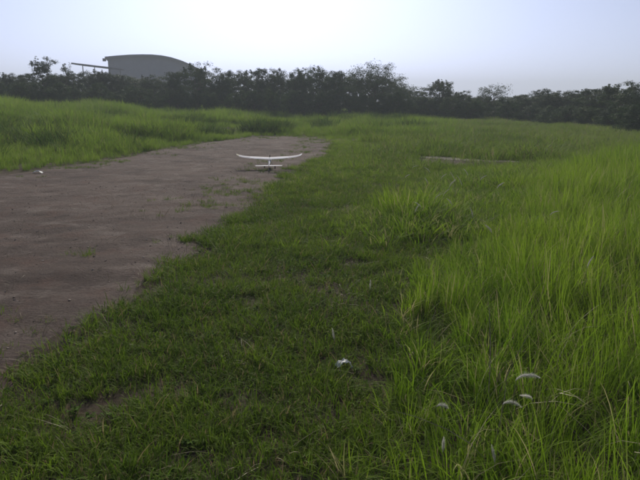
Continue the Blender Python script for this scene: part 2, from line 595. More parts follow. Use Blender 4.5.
sz = 0.75 + 0.6 * fbm(x, y, 0.5, 57) + rng.normal(0, .12, len(x)) + 0.2 * sstep(-.6, 0, runway_d(x, y))
scatter('short_grass', short_v, x, y, np.clip(sz, .4, 1.8), 'short patchy green grass between the dirt runway and the tall grass')

# thin dead straws and litter in the short grass
straw_v = [tuft('dead_blades', M['straw'], 9, (0.03, 0.10), 0.003, 0.08, 2.2, 140 + k, 1.3) for k in range(4)]
x, y = rand_pts(-4, 4, -1.5, 11, 60, 2.2)
p = (0.16 + 0.6 * bareness(x, y)) * (1 - sstep(0.1, 0.5, runway_d(x, y)) * .6) * (1 - sstep(.2, .8, x - edge(TALL, y)) * .7)
x, y = pick(x, y, p)
scatter('dead_grass', straw_v, x, y, 0.7 + .5 * rng.random(len(x)), 'flattened dead grass blades on the bare patches', tilt=0.5)

# broad-leaved weeds
weed_v = [weed('low_weed', M['weed'], 16, 0.030, 160 + k, 0.8) for k in range(5)]
x, y = rand_pts(-4, 4, -1.5, 12, 34, 2.2)
p = sstep(0.42, 0.68, fbm(x, y, 0.7, 61)) * (1 - sstep(-.05, .1, runway_d(x, y))) * (1 - sstep(0, .6, x - edge(TALL, y)))
x, y = pick(x, y, p)
scatter('low_weeds', weed_v, x, y, 0.6 + .8 * rng.random(len(x)), 'low broad-leaved weeds growing in the short grass', cat='weeds', zoff=0.01)

# sparse grass creeping onto the strip near its ragged edge
x, y = rand_pts(-7, 1.5, 2, 30, 60, 2.5)
d = runway_d(x, y)
p = (sstep(0.52, 0.70, fbm(x, y, 0.6, 63)) * (1 - sstep(.3, 1.7, d)) * .9 + (1 - sstep(.05, .3, d)) * .35) * (d > -.1)
x, y = pick(x, y, p)
scatter('runway_grass', short_v, x, y, 0.55 + .5 * rng.random(len(x)), 'thin grass creeping over the edges of the dirt runway', z=surf_z(x, y, runway_d(x, y), .004, .07))

# -- medium grass: middle distance right of the strip
med_v = [tuft('medium_tuft', M['tall'], 34, (0.10, 0.30), 0.0065, 0.12, 0.8, 180 + k, 0.7) for k in range(6)]
x, y = rand_pts(-1.5, 9, 6, 26, 95, 2.5)
u = x - edge(TALL, y)
med = sstep(-2.6, -1.0, u + (fbm(x, y, 1.0, 65) - .5) * 1.6) * sstep(6.5, 8.5, y)
rn = runway_d(x, y)
p = np.clip(med * .75 + sstep(8, 17, y + (fbm(x, y, 1.5, 66) - .5) * 7) * .6, 0, 1) * (1 - sstep(-.15, .05, rn)) * (1 - sstep(0.4, 1.5, u) * .8) * np.where(off_path(x, y), 1, .10)
x, y = pick(x, y, p)
sz = 0.45 + 1.15 * fbm(x, y, 1.2, 67) * sstep(-2.6, -0.6, x - edge(TALL, y)) * (1 - .35 * sstep(13, 17, y)) + .18 * rng.random(len(x))
scatter('medium_grass', med_v, x, y, sz, 'knee-deep loose green grass between short grass and sandy track')

# -- tall grass on the right
tall_v = [tuft('tall_tuft', M['tall'], 26, (0.30, 0.85), 0.0065, 0.13, 0.42, 200 + k, 0.5, 5) for k in range(8)] \
       + [tuft('tall_tuft', M['tall'], 18, (0.45, 1.0), 0.0075, 0.09, 0.28, 220 + k, 0.35, 5) for k in range(4)]
x, y = rand_pts(0, 20, -1.5, 21, 78, 3.2)
u = x - edge(TALL, y) + (fbm(x, y, 0.7, 71) - .5) * 0.9
p = sstep(-0.05, 0.45, u) * (0.45 + .55 * sstep(.3, .6, fbm(x, y, .6, 73))) * off_path(x, y)
x, y = pick(x, y, p)
u = x - edge(TALL, y)
sz = 0.50 + 0.55 * fbm(x, y, 1.3, 75) + rng.normal(0, .09, len(x))
sz = sz * (0.55 + .45 * sstep(-.1, 1.2, u)) * (0.82 + 0.2 * sstep(9, 14, y))
scatter('tall_grass', tall_v, x, y, np.clip(sz, .25, 1.3), 'tall bright green grass filling the side of the field')
# dead stalks standing and lying among it
stalk_v = [tuft('dead_stalks', M['straw'], 4, (0.2, 0.6), 0.0045, 0.12, 0.9, 230 + k, 0.9, 5) for k in range(5)]
x, y = rand_pts(0, 12, -1.5, 16, 8, 3.0)
p = sstep(-0.2, 0.5, x - edge(TALL, y)) * (.3 + .7 * sstep(.45, .65, fbm(x, y, .9, 78)))
x, y = pick(x, y, p)
scatter('dead_stalks', stalk_v, x, y, 0.7 + .5 * rng.random(len(x)), 'dead straw-coloured stalks among the tall grass', tilt=.3)
# fill at its feet
x, y = rand_pts(0, 18, -1.5, 20, 45, 3.2)
p = sstep(-0.4, 0.5, x - edge(TALL, y)) * off_path(x, y)
x, y = pick(x, y, p)
scatter('tall_grass_understory', med_v, x, y, 0.6 + .6 * rng.random(len(x)), 'lower green blades at the foot of the tall grass')

# -- left bank and the far field
bank_v = [tuft('bank_tuft', M['bank'], 46, (0.25, 0.85), 0.013, 0.26, 0.5, 240 + k, 0.7) for k in range(7)]
def field_pts(dens, x0, x1, y0, y1):
    x, y = rand_pts(x0, x1, y0, y1, dens, 5)
    return x, y
parts = [field_pts(26, -22, -3, 8, 30), field_pts(17, -45, 24, 26, 52), field_pts(8, -60, 45, 50, 75), field_pts(2.5, -85, 70, 75, 115)]
x = np.concatenate([q[0] for q in parts]); y = np.concatenate([q[1] for q in parts])
dist_right = x - np.interp(y, [0, 26, 34, 60], [1.5, 3.5, 6.0, 11])     # right of this it is the dry field
left = (edge(LEFT, y) - x > 0) | (y > 29.5) | ((y > 23.5) & (x > -1.2))
p = left * (1 - sstep(-.25, -.02, runway_d(x, y))) * (1 - sstep(-1.5, 2.5, dist_right))
x, y = pick(x, y, p)
mound = fbm(x, y, 3.0, 81)
sz = 0.40 + 0.95 * sstep(.3, .7, mound) + rng.normal(0, .08, len(x))
sz *= 0.55 + .75 * fbm(x, y, 1.0, 82)
sz *= 0.45 + .55 * sstep(0.0, 2.2, np.maximum(np.maximum(edge(LEFT, y) - x, (y - 29.8)), x + .6))
scatter('bank_grass', bank_v, x, y, np.clip(sz * (1 - .3 * sstep(-8, 0, x)), .3, 1.4), 'tall rough grass on the bank behind the dirt runway')

field_v = [tuft('field_tuft', M['field'], 46, (0.12, 0.42), 0.012, 0.28, 0.7, 260 + k, 0.7) for k in range(6)]
x, y = rand_pts(-2, 48, 15, 66, 16, 5)
dist_right = x - np.interp(y, [0, 26, 34, 60], [1.5, 3.5, 6.0, 11])
u = x - edge(TALL, y)
p = sstep(-2.5, 1.5, dist_right) * np.where(off_path(x, y), 1, .07) * np.where(y < 21, 1 - sstep(-.5, 1, u), 1) * (1 - sstep(-.2, 0, runway_d(x, y)))
x, y = pick(x, y, p)
sz = 0.55 + 0.7 * fbm(x, y, 3.5, 83) + .5 * sstep(.62, .8, fbm(x, y, 2.0, 85))
scatter('field_grass', field_v, x, y, sz, 'dull olive grass of the open field before the tree line')

# dark broad-leaved weed clumps standing in the bank
herb_v = [tuft('herb_clump', M['weed'], 70, (0.25, 0.75), 0.024, 0.30, 0.55, 280 + k, 0.8) for k in range(4)]
x, y = rand_pts(-30, 10, 12, 52, 7, 4)
p = sstep(.54, .74, fbm(x, y, 2.4, 87)) * (((edge(LEFT, y) - x) > 1.0) | (y > 31)) * (x < np.interp(y, [0, 26, 34, 60], [1.5, 3.5, 6.0, 11]))
x, y = pick(x, y, p)
scatter('bank_weeds', herb_v, x, y, 0.6 + .75 * rng.random(len(x)), 'dark coarse weeds growing through the bank grass', cat='weeds')

# pebbles and clods on the strip
def pebble(seed):
    g = np.random.default_rng(seed)
    import bmesh
    bm = bmesh.new()
    bmesh.ops.create_icosphere(bm, subdivisions=1, radius=0.012)
    for v in bm.verts:
        v.co *= 0.7 + .5 * g.random()
        v.co.z *= .42
    me = bpy.data.meshes.new('clod')
    bm.to_mesh(me)
    bm.free()
    me.materials.append(M['stone'])
    return bpy.data.objects.new('clod', me)
x, y = rand_pts(-12, 1.5, 0, 30, 90, 3)
p = sstep(0, .2, runway_d(x, y)) * (0.25 + .75 * sstep(.42, .66, fbm(x, y, .9, 91)))
x, y = pick(x, y, p)
scatter('dirt_clods', [pebble(k) for k in range(5)], x, y, 0.2 + 1.0 * rng.random(len(x)) ** 5, 'small stones and clods strewn on the dirt runway', cat='gravel', zoff=0.003, tilt=.5, z=surf_z(x, y, runway_d(x, y), .004, .07))

# ------------------------------------------------------------------ one bright grass clump standing out of the short grass
def single_clump(loc, h, r, n, label):
    t = tuft('grass_clump', M['tall'], n, (h * .3, h), 0.0075, r, 0.45, 301, 0.7, 5)
    COL.objects.link(t)
    t.location = (loc[0], loc[1], float(ground_h(loc[0], loc[1])))
    tag(t, label, 'grass clump')
single_clump((1.17, 8.9), 0.60, 0.42, 620, 'round tussock of long grass standing out of the short grass')

# ------------------------------------------------------------------ white seed plumes
def fuzz_mat(name='plume_fluff', k=1.0):
    m, t, out = new_mat(name)
    d = N(t, 'ShaderNodeBsdfDiffuse')
    d.inputs['Color'].default_value = (0.62 * k, 0.60 * k, 0.55 * k, 1)
    tr = N(t, 'ShaderNodeBsdfTranslucent')
    tr.inputs['Color'].default_value = (0.75 * k, 0.73 * k, 0.68 * k, 1)
    mx = N(t, 'ShaderNodeMixShader')
    mx.inputs[0].default_value = 0.45
    t.links.new(d.outputs[0], mx.inputs[1])
    t.links.new(tr.outputs[0], mx.inputs[2])
    t.links.new(mx.outputs[0], out.inputs['Surface'])
    return m
M['fluff'] = fuzz_mat()
M['fluff_grey'] = fuzz_mat('plume_fluff_grey', 0.8)

def plume(loc, h, length, az, nod, seed, label, thick=1.0, group=None, fl='fluff'):
    """stem rising from the ground, its fluffy head bent over by nod (0 upright, 1 hanging)"""
    g = random.Random(seed)
    root = empty('grass_plume', (loc[0], loc[1], float(ground_h(loc[0], loc[1]))))
    d = Vector((math.cos(az), math.sin(az), 0))
    pts = []
    for k in range(7):
        s = k / 6
        pts.append(Vector((0, 0, h * s)) - d * (0.10 * h * (1 - s) ** 1.5) - Vector((0, 0, 0.02 * (1 - s))))
    m = MB()
    m.tube(pts, [0.0016] * 6 + [0.0012], 5)
    m.build('stem', M['stem'], root, smooth=True)
    spine = []
    p, ang = pts[-1].copy(), math.pi / 2 - nod * .9
    for k in range(13):
        spine.append(p.copy())
        p += (d * math.cos(ang) + Vector((0, 0, 1)) * math.sin(ang)) * (length / 12)
        ang -= nod * 1.5 / 12 * (1.5 if k < 5 else 0.7)
    q = MB()
    q.tube(spine, [0.0012 + 0.0028 * thick * math.sin(math.pi * min(1, (k + .6) / 12.8)) for k in range(13)], 6)
    for k in range(420):
        s = g.random() * 11.9
        i0 = int(s)
        c = spine[i0].lerp(spine[i0 + 1], s - i0)
        t = (spine[i0 + 1] - spine[i0]).normalized()
        r = Vector((g.gauss(0, 1), g.gauss(0, 1), g.gauss(0, 1)))
        r = (r - t * r.dot(t)).normalized()
        env = math.sin(math.pi * (0.12 + 0.85 * s / 12)) * thick
        tip = c + r * (0.015 * env * (0.6 + g.random() * .7)) + t * (0.012 * (0.5 + g.random()))
        sd = t.cross(r).normalized() * 0.0008
        q.add([c - sd, c + sd, tip], [(0, 1, 2)])
    q.build('plume', M[fl], root)
    tag(root, label, 'grass plume', group or 'white seed plumes in the grass')

x, y = at(516, 376, .42); plume((x, y), .40, .115, 0.15, .85, 1, 'largest white grass plume arching sideways over the tall grass', 1.1)
x, y = at(503, 400, .30); plume((x, y), .28, .085, 0.0, .95, 2, 'small white plume bent level just below the largest arching one', 0.9)
x, y = at(533, 396, .30); plume((x, y), .28, .05, 2.6, .75, 3, 'tiny white tuft on a stem beside the largest arching plume', 0.9)
x, y = at(437, 402, .20); plume((x, y), .18, .055, 0.1, .95, 4, 'short white plume at the edge where tall grass meets short grass', 1.0)
x, y = at(443, 448, .12); plume((x, y), .10, .06, 1.2, .10, 5, 'low upright white plume nearly hidden among the tall grass stems', .7)
x, y = at(495, 458, .15); plume((x, y), .13, .06, 2.0, .20, 6, 'slim upright white plume deep among the tallest grass stems', .6)
for k, (px, py, z) in enumerate([(370, 292, .10), (334, 340, .06)]):
    x, y = at(px, py, z)
    plume((x, y), z, .07, 1.3 + k, .12, 10 + k, 'thin upright white plume standing alone in the short patchy grass', .6)
mid = [(443, 198, .34, .12, 0), (435, 201, .30, .12, .2), (421, 209, .30, .10, 3), (415, 214, .26, .10, .4), (455, 184, .42, .16, 3.1), (462, 188, .40, .17, 2.9),
       (449, 190, .42, .15, .4), (473, 218, .30, .12, 2), (497, 190, .38, .13, .3), (430, 172, .38, .14, 2.6), (412, 168, .34, .14, .1), (550, 214, .48, .10, 0), (587, 268, .45, .09, .4), (492, 232, .34, .10, 3),
       (468, 176, .42, .13, 2.8), (480, 182, .40, .12, .2), (441, 180, .38, .12, .3), (428, 186, .36, .11, 2.9), (405, 178, .30, .10, .2), (452, 206, .34, .10, 3.0)]
for k, (px, py, z, L, a) in enumerate(mid):
    x, y = at(px, py, z)
    plume((x, y), z - .02, L, a, .25 + .45 * random.random(), 30 + k, 'pale nodding seed plume in the loose grass around the tussock' if k < 11 or k > 13 else 'faint pale plume half sunk in the tall bright grass', .5 + .7 * random.random(), fl='fluff_grey')

# fallen plume / scrap on the short grass, and a scrap at the strip's far edge
def scrap(loc, size, seed, name, label, cat):
    g = np.random.default_rng(seed)
    n = 7
    X, Y = np.meshgrid(np.linspace(-1, 1, n), np.linspace(-1, 1, n))
    x, y = X.ravel() * size[0], Y.ravel() * size[1]
    ro = 1 - .25 * g.random(len(x)) * (np.maximum(abs(X), abs(Y)).ravel() > .9)
    x, y = x * ro, y * ro
    z = size[2] * (1 - (X.ravel() ** 2)) * .8 + size[2] * .45 * g.random(len(x)) + 0.006
    q = (np.arange(n - 1)[:, None] * n + np.arange(n - 1)[None, :]).ravel()
    me = mesh_np(name, np.stack([x, y, z], 1), np.stack([q, q + 1, q + n + 1, q + n], 1), mats=[M['paper']])
    o = obj(name, me, None, (loc[0], loc[1], float(ground_h(*loc)) + .004))
    so = o.modifiers.new('thickness', 'SOLIDIFY')
    so.thickness = 0.0015
    o.rotation_euler = (0.05, 0.08, g.random() * .6)
    tag(o, label, cat)
scrap(at(344, 364, .03), (.055, .028, .05), 5, 'paper_scrap', 'crumpled white scrap lying on the short patchy grass', 'scrap')
scrap(at(38, 173.5, .02), (.11, .06, .05), 8, 'plastic_scrap', 'small pale scrap at the bank side edge of the dirt runway', 'scrap')

# ------------------------------------------------------------------ model aeroplane
def white_mat(name, c, transl=0.0, rough=0.45):
    return plain_mat(name, c, tuple(v * .86 for v in c), 9, .85, spec=.08)
M['foam'] = white_mat('white_foam', (0.86, 0.84, 0.87))
M['film'] = white_mat('pale_film', (0.68, 0.65, 0.67))
M['cream'] = white_mat('cream_tip', (0.60, 0.56, 0.42))
M['black'] = plain_mat('black_rubber', (0.02, 0.02, 0.022), None, 5, 0.6)
M['grey'] = plain_mat('grey_plastic', (0.09, 0.09, 0.10), None, 5, 0.5)
M['steel'] = plain_mat('gear_wire', (0.25, 0.25, 0.26), None, 5, 0.35)

def airfoil(chord, thick, n=9):
    """closed section in (y forward, z): nose at +"""
    up, lo = [], []
    for k in range(n):
        s = 0.5 * (1 - math.cos(math.pi * k / (n - 1)))
        t = 5 * thick * (0.2969 * math.sqrt(s) - 0.126 * s - 0.3516 * s * s + 0.2843 * s ** 3 - 0.1015 * s ** 4)
        cz = 0.04 * 4 * s * (1 - s)
        up.append((chord * (0.35 - s), chord * (cz + t)))
        lo.append((chord * (0.35 - s), chord * (cz - t * .75)))
    return up + lo[-2:0:-1]

def wing_loft(stations, mat, name, parent):
    """stations (x, z, chord, sweep)"""
    m = MB()
    m.loft([[Vector((x, yy + sw, z + zz)) for (yy, zz) in airfoil(c * 1.3, .18)] for (x, z, c, sw) in stations])
    return m.build(name, mat, parent, smooth=False)

plx, ply = at(269.5, 159.2, .25)
plane = empty('model_aeroplane', (plx, ply, float(ground_h(plx, ply)) + .012), R(3))
tag(plane, 'white model aeroplane with long upswept wings standing on the dirt runway', 'model aeroplane')
WZ = 0.235
for s in (-1, 1):
    w = wing_loft([(s * .004, WZ, .215, 0), (s * .22, WZ + .012, .210, 0), (s * .44, WZ + .024, .195, -.003)], M['foam'], 'wing_panel', plane)
    tp = wing_loft([(s * .4405, WZ + .024, .195, -.003), (s * .62, WZ + .050, .170, -.012), (s * .70, WZ + .072, .150, -.02)], M['film'], 'wing_tip_panel', plane)
    tp2 = wing_loft([(s * .7005, WZ + .072, .150, -.02), (s * .735, WZ + .094, .13, -.03), (s * .757, WZ + .110, .08, -.045)], M['cream'] if s < 0 else M['foam'], 'wing_tip', plane)
    a = MB()                                             # aileron, a hinged strip standing 2 mm proud
    a.box((s * .33, -.163, WZ + .020), (.20, .028, .006), Matrix.Rotation(-s * .115, 3, 'Y'))
    a.build('aileron', M['film'], plane)
f = MB()
prof = [(.40, .17, .012, .012), (.37, .17, .028, .030), (.28, .172, .038, .045), (.12, .178, .042, .052), (-.06, .182, .038, .048), (-.25, .170, .024, .030), (-.50, .150, .015, .019), (-.74, .140, .010, .014), (-.80, .140, .007, .012)]
f.loft([[Vector((rx * math.cos(2 * math.pi * k / 14), y, z + rz * math.sin(2 * math.pi * k / 14))) for k in range(14)] for (y, z, rx, rz) in prof])
f.build('fuselage', M['foam'], plane, smooth=True)
c = MB()
c.loft([[Vector((rx * math.cos(2 * math.pi * k / 12), y, z + rz * math.sin(2 * math.pi * k / 12))) for k in range(12)] for (y, z, rx, rz) in [(.30, .208, .006, .006), (.22, .215, .026, .022), (.12, .222, .030, .026), (.085, .222, .028, .024)]])
c.build('canopy', M['film'], plane, smooth=True)
st = MB()
st.loft([[Vector((x, yy - .74 + sw, .150 + zz)) for (yy, zz) in airfoil(ch, .05, 6)] for (x, ch, sw) in [(-.295, .09, -.02), (-.15, .115, -.008), (0, .13, 0), (.15, .115, -.008), (.295, .09, -.02)]])
st.build('tailplane', M['foam'], plane)
fi = MB()
fi.loft([[Vector((zz, yy - .75 + sw, z)) for (yy, zz) in airfoil(ch, .06, 6)] for (z, ch, sw) in [(.150, .14, 0), (.22, .12, -.015), (.285, .08, -.035)]])
fi.build('tail_fin', M['foam'], plane)
ru = MB()
ru.box((0, -.862, .205), (.005, .045, .10))
ru.build('rudder', M['film'], plane)
sp = MB()
sp.tube([(0, .401, .17), (0, .42, .17), (0, .445, .17)], [.019, .016, .004], 12)
sp.build('spinner', M['grey'], plane, smooth=True)
pr = MB()
for s in (-1, 1):
    pr.loft([[Vector((s_ * math.cos(tw), .425 + s_ * math.sin(tw) + tt * .3, .17 + s * z)) + Vector((0, 0, 0)) for (s_, tt) in ((-w_, -.002), (-w_, .002), (w_, .002), (w_, -.002))]
             for (z, w_, tw) in [(.012, .006, .9), (.05, .012, .6), (.09, .011, .4), (.125, .005, .3)]])
pr.build('propeller', M['black'], plane)
for s in (-1, 1):
    g_ = MB()
    g_.tube([(s * .02, .12, .145), (s * .07, .125, .09), (s * .11, .13, .040), (s * .128, .13, .038)], .0035, 6)
    gear = g_.build('landing_gear', M['steel'], plane, smooth=True)
    wl = MB()
    prof_w = [(-.010, .022), (-.011, .032), (-.006, .038), (.006, .038), (.011, .032), (.010, .022)]
    wl.loft([[Vector((s * .125 + ax, .13 + r * math.cos(2 * math.pi * k / 16), .038 + r * math.sin(2 * math.pi * k / 16))) for k in range(16)] for (ax, r) in prof_w])
    wl.build('wheel', M['black'], gear, smooth=True)
tw_ = MB()
tw_.tube([(0, -.74, .132), (0, -.765, .06), (0, -.772, .022)], .0028, 6)
tg = tw_.build('tail_strut', M['steel'], plane, smooth=True)
wl = MB()
wl.loft([[Vector((ax, -.772 + r * math.cos(2 * math.pi * k / 14), .020 + r * math.sin(2 * math.pi * k / 14))) for k in range(14)] for (ax, r) in [(-.006, .012), (-.005, .020), (.005, .020), (.006, .012)]])
wl.build('tail_wheel', M['black'], tg, smooth=True)

# ------------------------------------------------------------------ trees and bushes
def leaf_cloud(centres, radii, per, size, g, flat=0.75, jitter=1.0):
    """diamond leaf cards through a set of clumps"""
    n = len(centres)
    idx = np.repeat(np.arange(n), per)
    d = g.normal(0, 1, (len(idx), 3))
    d /= np.linalg.norm(d, axis=1)[:, None]
    r = g.random(len(idx)) ** 0.45
    pos = centres[idx] + d * (r * radii[idx])[:, None] * np.array([1, 1, flat])
    ctr = centres.mean(0)
    od = pos - ctr
    od /= np.linalg.norm(od, axis=1)[:, None] + 1e-6
    nrm = d * .45 + od * .55 + g.normal(0, .38, d.shape) + np.array([0, 0, .15])
    nrm /= np.linalg.norm(nrm, axis=1)[:, None]
    t = np.cross(nrm, g.normal(0, 1, d.shape))
    t /= np.linalg.norm(t, axis=1)[:, None] + 1e-9
    b = np.cross(nrm, t)
    L = (size * (.6 + .8 * g.random(len(idx))))[:, None]
    Vv = np.stack([pos - t * L * .5, pos + b * L * .26 - nrm * L * .05, pos + t * L * .5 - nrm * L * .12, pos - b * L * .26 - nrm * L * .05], 1).reshape(-1, 3)
    q = np.arange(len(idx))[:, None] * 4
    F = np.concatenate([q + np.array([[0, 1, 2]]), q + np.array([[0, 2, 3]])])
    tint = np.repeat(np.clip(g.random(n)[idx] * .6 + g.random(len(idx)) * .35, 0, 1), 4)
    return Vv, F, tint

def make_tree(name, H, Wd, seed, trunk_h=.3, lobes=9, clumps=11, per=36, leaf=.17, mat='leaf', shoots=0, gap=0.0, spiky=0.0, top_flat=False, stems=1):
    """a tapered trunk, limbs to every lobe, and a crown of leaf clumps; base at the origin, height H, width Wd"""
    g = np.random.default_rng(seed)
    root = empty(name)
    tr = MB()
    lob = []
    for k in range(lobes):
        a = k * 2.4 + g.random() * .8
        s = (k + .5) / lobes
        z = H * (trunk_h + (1 - trunk_h) * (.12 + .72 * (s if not top_flat else .75 + .25 * s)))
        wprof = math.sin(math.pi * (.18 + .66 * s)) if not top_flat else .9
        rr = Wd * .5 * wprof * (.35 + .5 * g.random()) * (1 - .3 * spiky * s)
        lob.append((np.array([rr * math.cos(a), rr * math.sin(a), z]), Wd * (.21 + .14 * g.random()) * (1 - .45 * spiky * s) * (.7 if top_flat else 1)))
    cen, rad, cnt = [], [], []
    for (c, r) in lob:
        for j in range(clumps):
            d = g.normal(0, 1, 3)
            d /= np.linalg.norm(d)
            p = c + d * r * (.45 + .65 * g.random()) * np.array([1, 1, .8 if not top_flat else .35])
            if p[2] > H:
                p[2] = H - .1 * g.random()
            if p[2] < .1:
                p[2] = .1 + .2 * g.random()
            if g.random() < gap:
                continue
            cen.append(p)
            rad.append(r * (.26 + .26 * g.random()))
            cnt.append(per)
    for k in range(shoots):                               # thin leafy shoots above the crown
        a, rr = g.random() * 6.3, Wd * .38 * math.sqrt(g.random())
        h0, h1 = H * (.70 + .1 * g.random()), H * (.86 + .14 * g.random())
        ln = g.normal(0, .06, 2)
        for s in np.sort(g.random(14)):
            cen.append(np.array([rr * math.cos(a) + ln[0] * s * H * .4, rr * math.sin(a) + ln[1] * s * H * .4, h0 + (h1 - h0) * s]) + g.normal(0, .07, 3) * (1.2 - s))
            rad.append(.16 * (1.2 - s) * (.5 + g.random()) + .05)
            cnt.append(int(per * .22) + 1)
        tr.tube([(rr * math.cos(a), rr * math.sin(a), h0 - .3), (rr * math.cos(a) + ln[0] * H * .4, rr * math.sin(a) + ln[1] * H * .4, h0 + (h1 - h0) * .85)], [.02, .006], 5)
    tb = max(.035, Wd * .035)
    for q in range(stems):
        off = Vector((g.normal(0, .12), g.normal(0, .12), 0)) * (stems - 1)
        top = Vector((g.normal(0, .12), g.normal(0, .12), min(H * .72, max(c[2] for c, r in lob) - .1)))
        fork = Vector((off.x * .6 + g.normal(0, .05), off.y * .6 + g.normal(0, .05), H * max(trunk_h * .8, .08)))
        tr.tube([off - Vector((0, 0, .25)), off.lerp(fork, .6), fork, fork.lerp(top, .55), top], [tb * 1.25, tb, tb * .85, tb * .45, tb * .12], 7)
        for (c, r) in lob[q::stems]:
            c = Vector(c)
            st_ = fork.lerp(top, .55 * g.random())
            md = st_.lerp(c, .5) + Vector((g.normal(0, .1), g.normal(0, .1), .12))
            tr.tube([st_, md, c], [tb * .45, tb * .28, tb * .10], 5)
            for j in range(3):
                e = c + Vector(g.normal(0, 1, 3)).normalized() * r * .6
                tr.tube([md.lerp(c, .6), e], [tb * .16, tb * .05], 4)
    tr.build('trunk' if stems == 1 else 'stems', M['bark'], root, smooth=True)
    Vv, F, tint = leaf_cloud(np.array(cen), np.array(rad), np.array(cnt), leaf, g)
    obj('crown', mesh_np('crown', Vv, F, {'tint': tint}, [M[mat]]), root)
    root['H'] = float(np.percentile(Vv[:, 2], 99.7))
    root['Wd'] = float(np.percentile(np.abs(Vv[:, :2]), 98.5)) * 2
    return root

def place(root, px, top_py, D, wpx=None, rz=None):
    """stand a tree in the field at distance D on the bearing of px, scaled to the height the photo shows"""
    sx_, sz0 = sight(px, top_py)
    x, y = sx_ * D, D
    g = float(ground_h(x, y)) - .05
    top = 1.6 + sz0 * D
    sh = (top - g) / root['H']
    sw = sh if wpx is None else (wpx / 656 * D) / root['Wd']
    root.location = (x, y, g)
    root.scale = (sw, sw, sh)
    root.rotation_euler = (0, 0, random.random() * 6.28 if rz is None else rz)

TREES = 'trees of the tree line across the field'
def special(px, top, D, wpx, label, **kw):
    H = 1.6 + (100 - top) / 656 * D
    t = make_tree(kw.pop('name', 'field_tree'), H, wpx / 656 * D, **kw)
    place(t, px, top, D, wpx, 0.0)
    tag(t, label, kw.get('cat', 'tree'), TREES)
    return t

special(375, 63, 57, 54, 'largest round-crowned tree, sky showing through gaps below its crown', seed=11, trunk_h=.36, lobes=14, clumps=14, per=85, leaf=.095, gap=.12, mat='leaf2', name='round_tree')
special(490, 84, 53, 38, 'thin open-crowned tree with sky showing through against the horizon', seed=12, trunk_h=.45, lobes=9, clumps=8, per=60, leaf=.09, gap=.3, mat='leaf2', name='thin_tree')
special(440, 80, 55, 36, 'pointed tree with feathery upright shoots next to the thin open-crowned tree', seed=13, trunk_h=.1, lobes=12, clumps=14, per=60, leaf=.085, shoots=10, spiky=.65, mat='leaf2', name='pointed_tree')
special(42, 57, 50, 27, 'ragged little tree rising above the hedge beside the open shed', seed=14, trunk_h=.25, lobes=11, clumps=14, per=60, leaf=.085, shoots=5, spiky=.2, gap=.05, name='ragged_tree')
special(65, 63, 52, 11, 'spindly sapling between the ragged little tree and the open shed', seed=15, trunk_h=.4, lobes=5, clumps=4, per=40, leaf=.09, shoots=3, spiky=.6, gap=.3, name='sapling')
special(198, 63, 56, 38, 'dark tree with spiky top hiding the low end of the arched hall', seed=16, trunk_h=.2, lobes=11, clumps=11, per=110, leaf=.095, shoots=6, name='spiky_tree')
special(320, 66, 58, 36, 'tall dark tree next to the largest round-crowned tree', seed=17, trunk_h=.22, lobes=10, clumps=11, per=110, leaf=.095, shoots=2, name='dark_tree')
special(622, 84, 39, 38, 'bushy tree with feathery top rising out of the dense nearer thicket', seed=18, trunk_h=.15, lobes=10, clumps=11, per=90, leaf=.085, shoots=7, spiky=.3, name='feathery_tree')

protos = [make_tree('leafy_tree', 4.4, 3.0, 30 + k, trunk_h=.18, lobes=11, clumps=11, per=110, leaf=.095, shoots=k % 2 * 3, mat=('leaf', 'leaf2')[k % 2]) for k in range(4)]
used = set()
def leafy(k, px, top, D, wpx, label, group=TREES):
    t = protos[k] if k not in used else copy_tree(protos[k])
    used.add(k)
    place(t, px, top, D, wpx)
    tag(t, label, 'tree', group)
L1 = 'dense dark leafy tree in the middle of the tree line'
for k, (px, top, D, w) in enumerate([(222, 68, 57, 32), (243, 70, 60, 34), (262, 69, 58, 32), (279, 69, 60, 28), (294, 69, 58, 24), (307, 68, 60, 24), (338, 71, 57, 30), (350, 75, 60, 26)]):
    leafy(k % 4, px, top, D, w, {222: 'dense dark leafy tree touching the spiky-topped tree', 307: 'narrow leafy tree touching the tall dark tree', 338: 'leafy tree just behind the tall dark tree', 350: 'leafy tree against the trunk side of the largest round-crowned tree'}.get(px, L1))
L2 = 'low tree filling the gap between round-crowned and thin open-crowned trees'
for k, (px, top, D, w) in enumerate([(402, 86, 58, 26), (418, 91, 60, 28), (460, 91, 56, 28), (476, 95, 58, 26), (508, 97, 56, 26)]):
    leafy((k + 1) % 4, px, top, D, w, L2)
L3 = 'dense dark tree of the nearer thicket beside the open field'
for k, (px, top, D, w) in enumerate([(524, 95, 52, 28), (540, 90, 50, 34), (556, 89, 48, 36), (574, 90, 46, 38), (594, 89, 43, 40), (608, 88, 41, 36), (644, 82, 36, 50), (672, 80, 35, 54)]):
    leafy((k + 2) % 4, px, top, D, w, L3)
L4 = 'grey-green tree standing before the arched hall'
for k, (px, top, D, w) in enumerate([(112, 74, 56, 34), (134, 76, 57, 36), (156, 75, 57, 36), (176, 72, 57, 30)]):
    leafy((k + 3) % 4, px, top, D, w, L4)
L5 = 'low tree of the hedge near the open shed'
for k, (px, top, D, w) in enumerate([(-18, 72, 50, 36), (8, 73, 51, 34), (26, 74, 52, 28), (54, 74, 53, 28), (72, 69, 54, 28), (91, 70, 55, 30), (104, 72, 56, 24)]):
    leafy(k % 4, px, top, D, w, L5)
L6 = 'tree of the hazy second row behind the tree line'
for k, px in enumerate([-10, 22, 58, 95, 130, 165, 205, 235, 268, 300, 330, 358, 392, 424, 452, 482, 512, 540, 575, 610]):
    leafy(k % 4, px, (78 if px < 400 else 95) + random.uniform(-2, 3), 68 + random.uniform(-2, 4), 44, L6, 'trees of the second row')

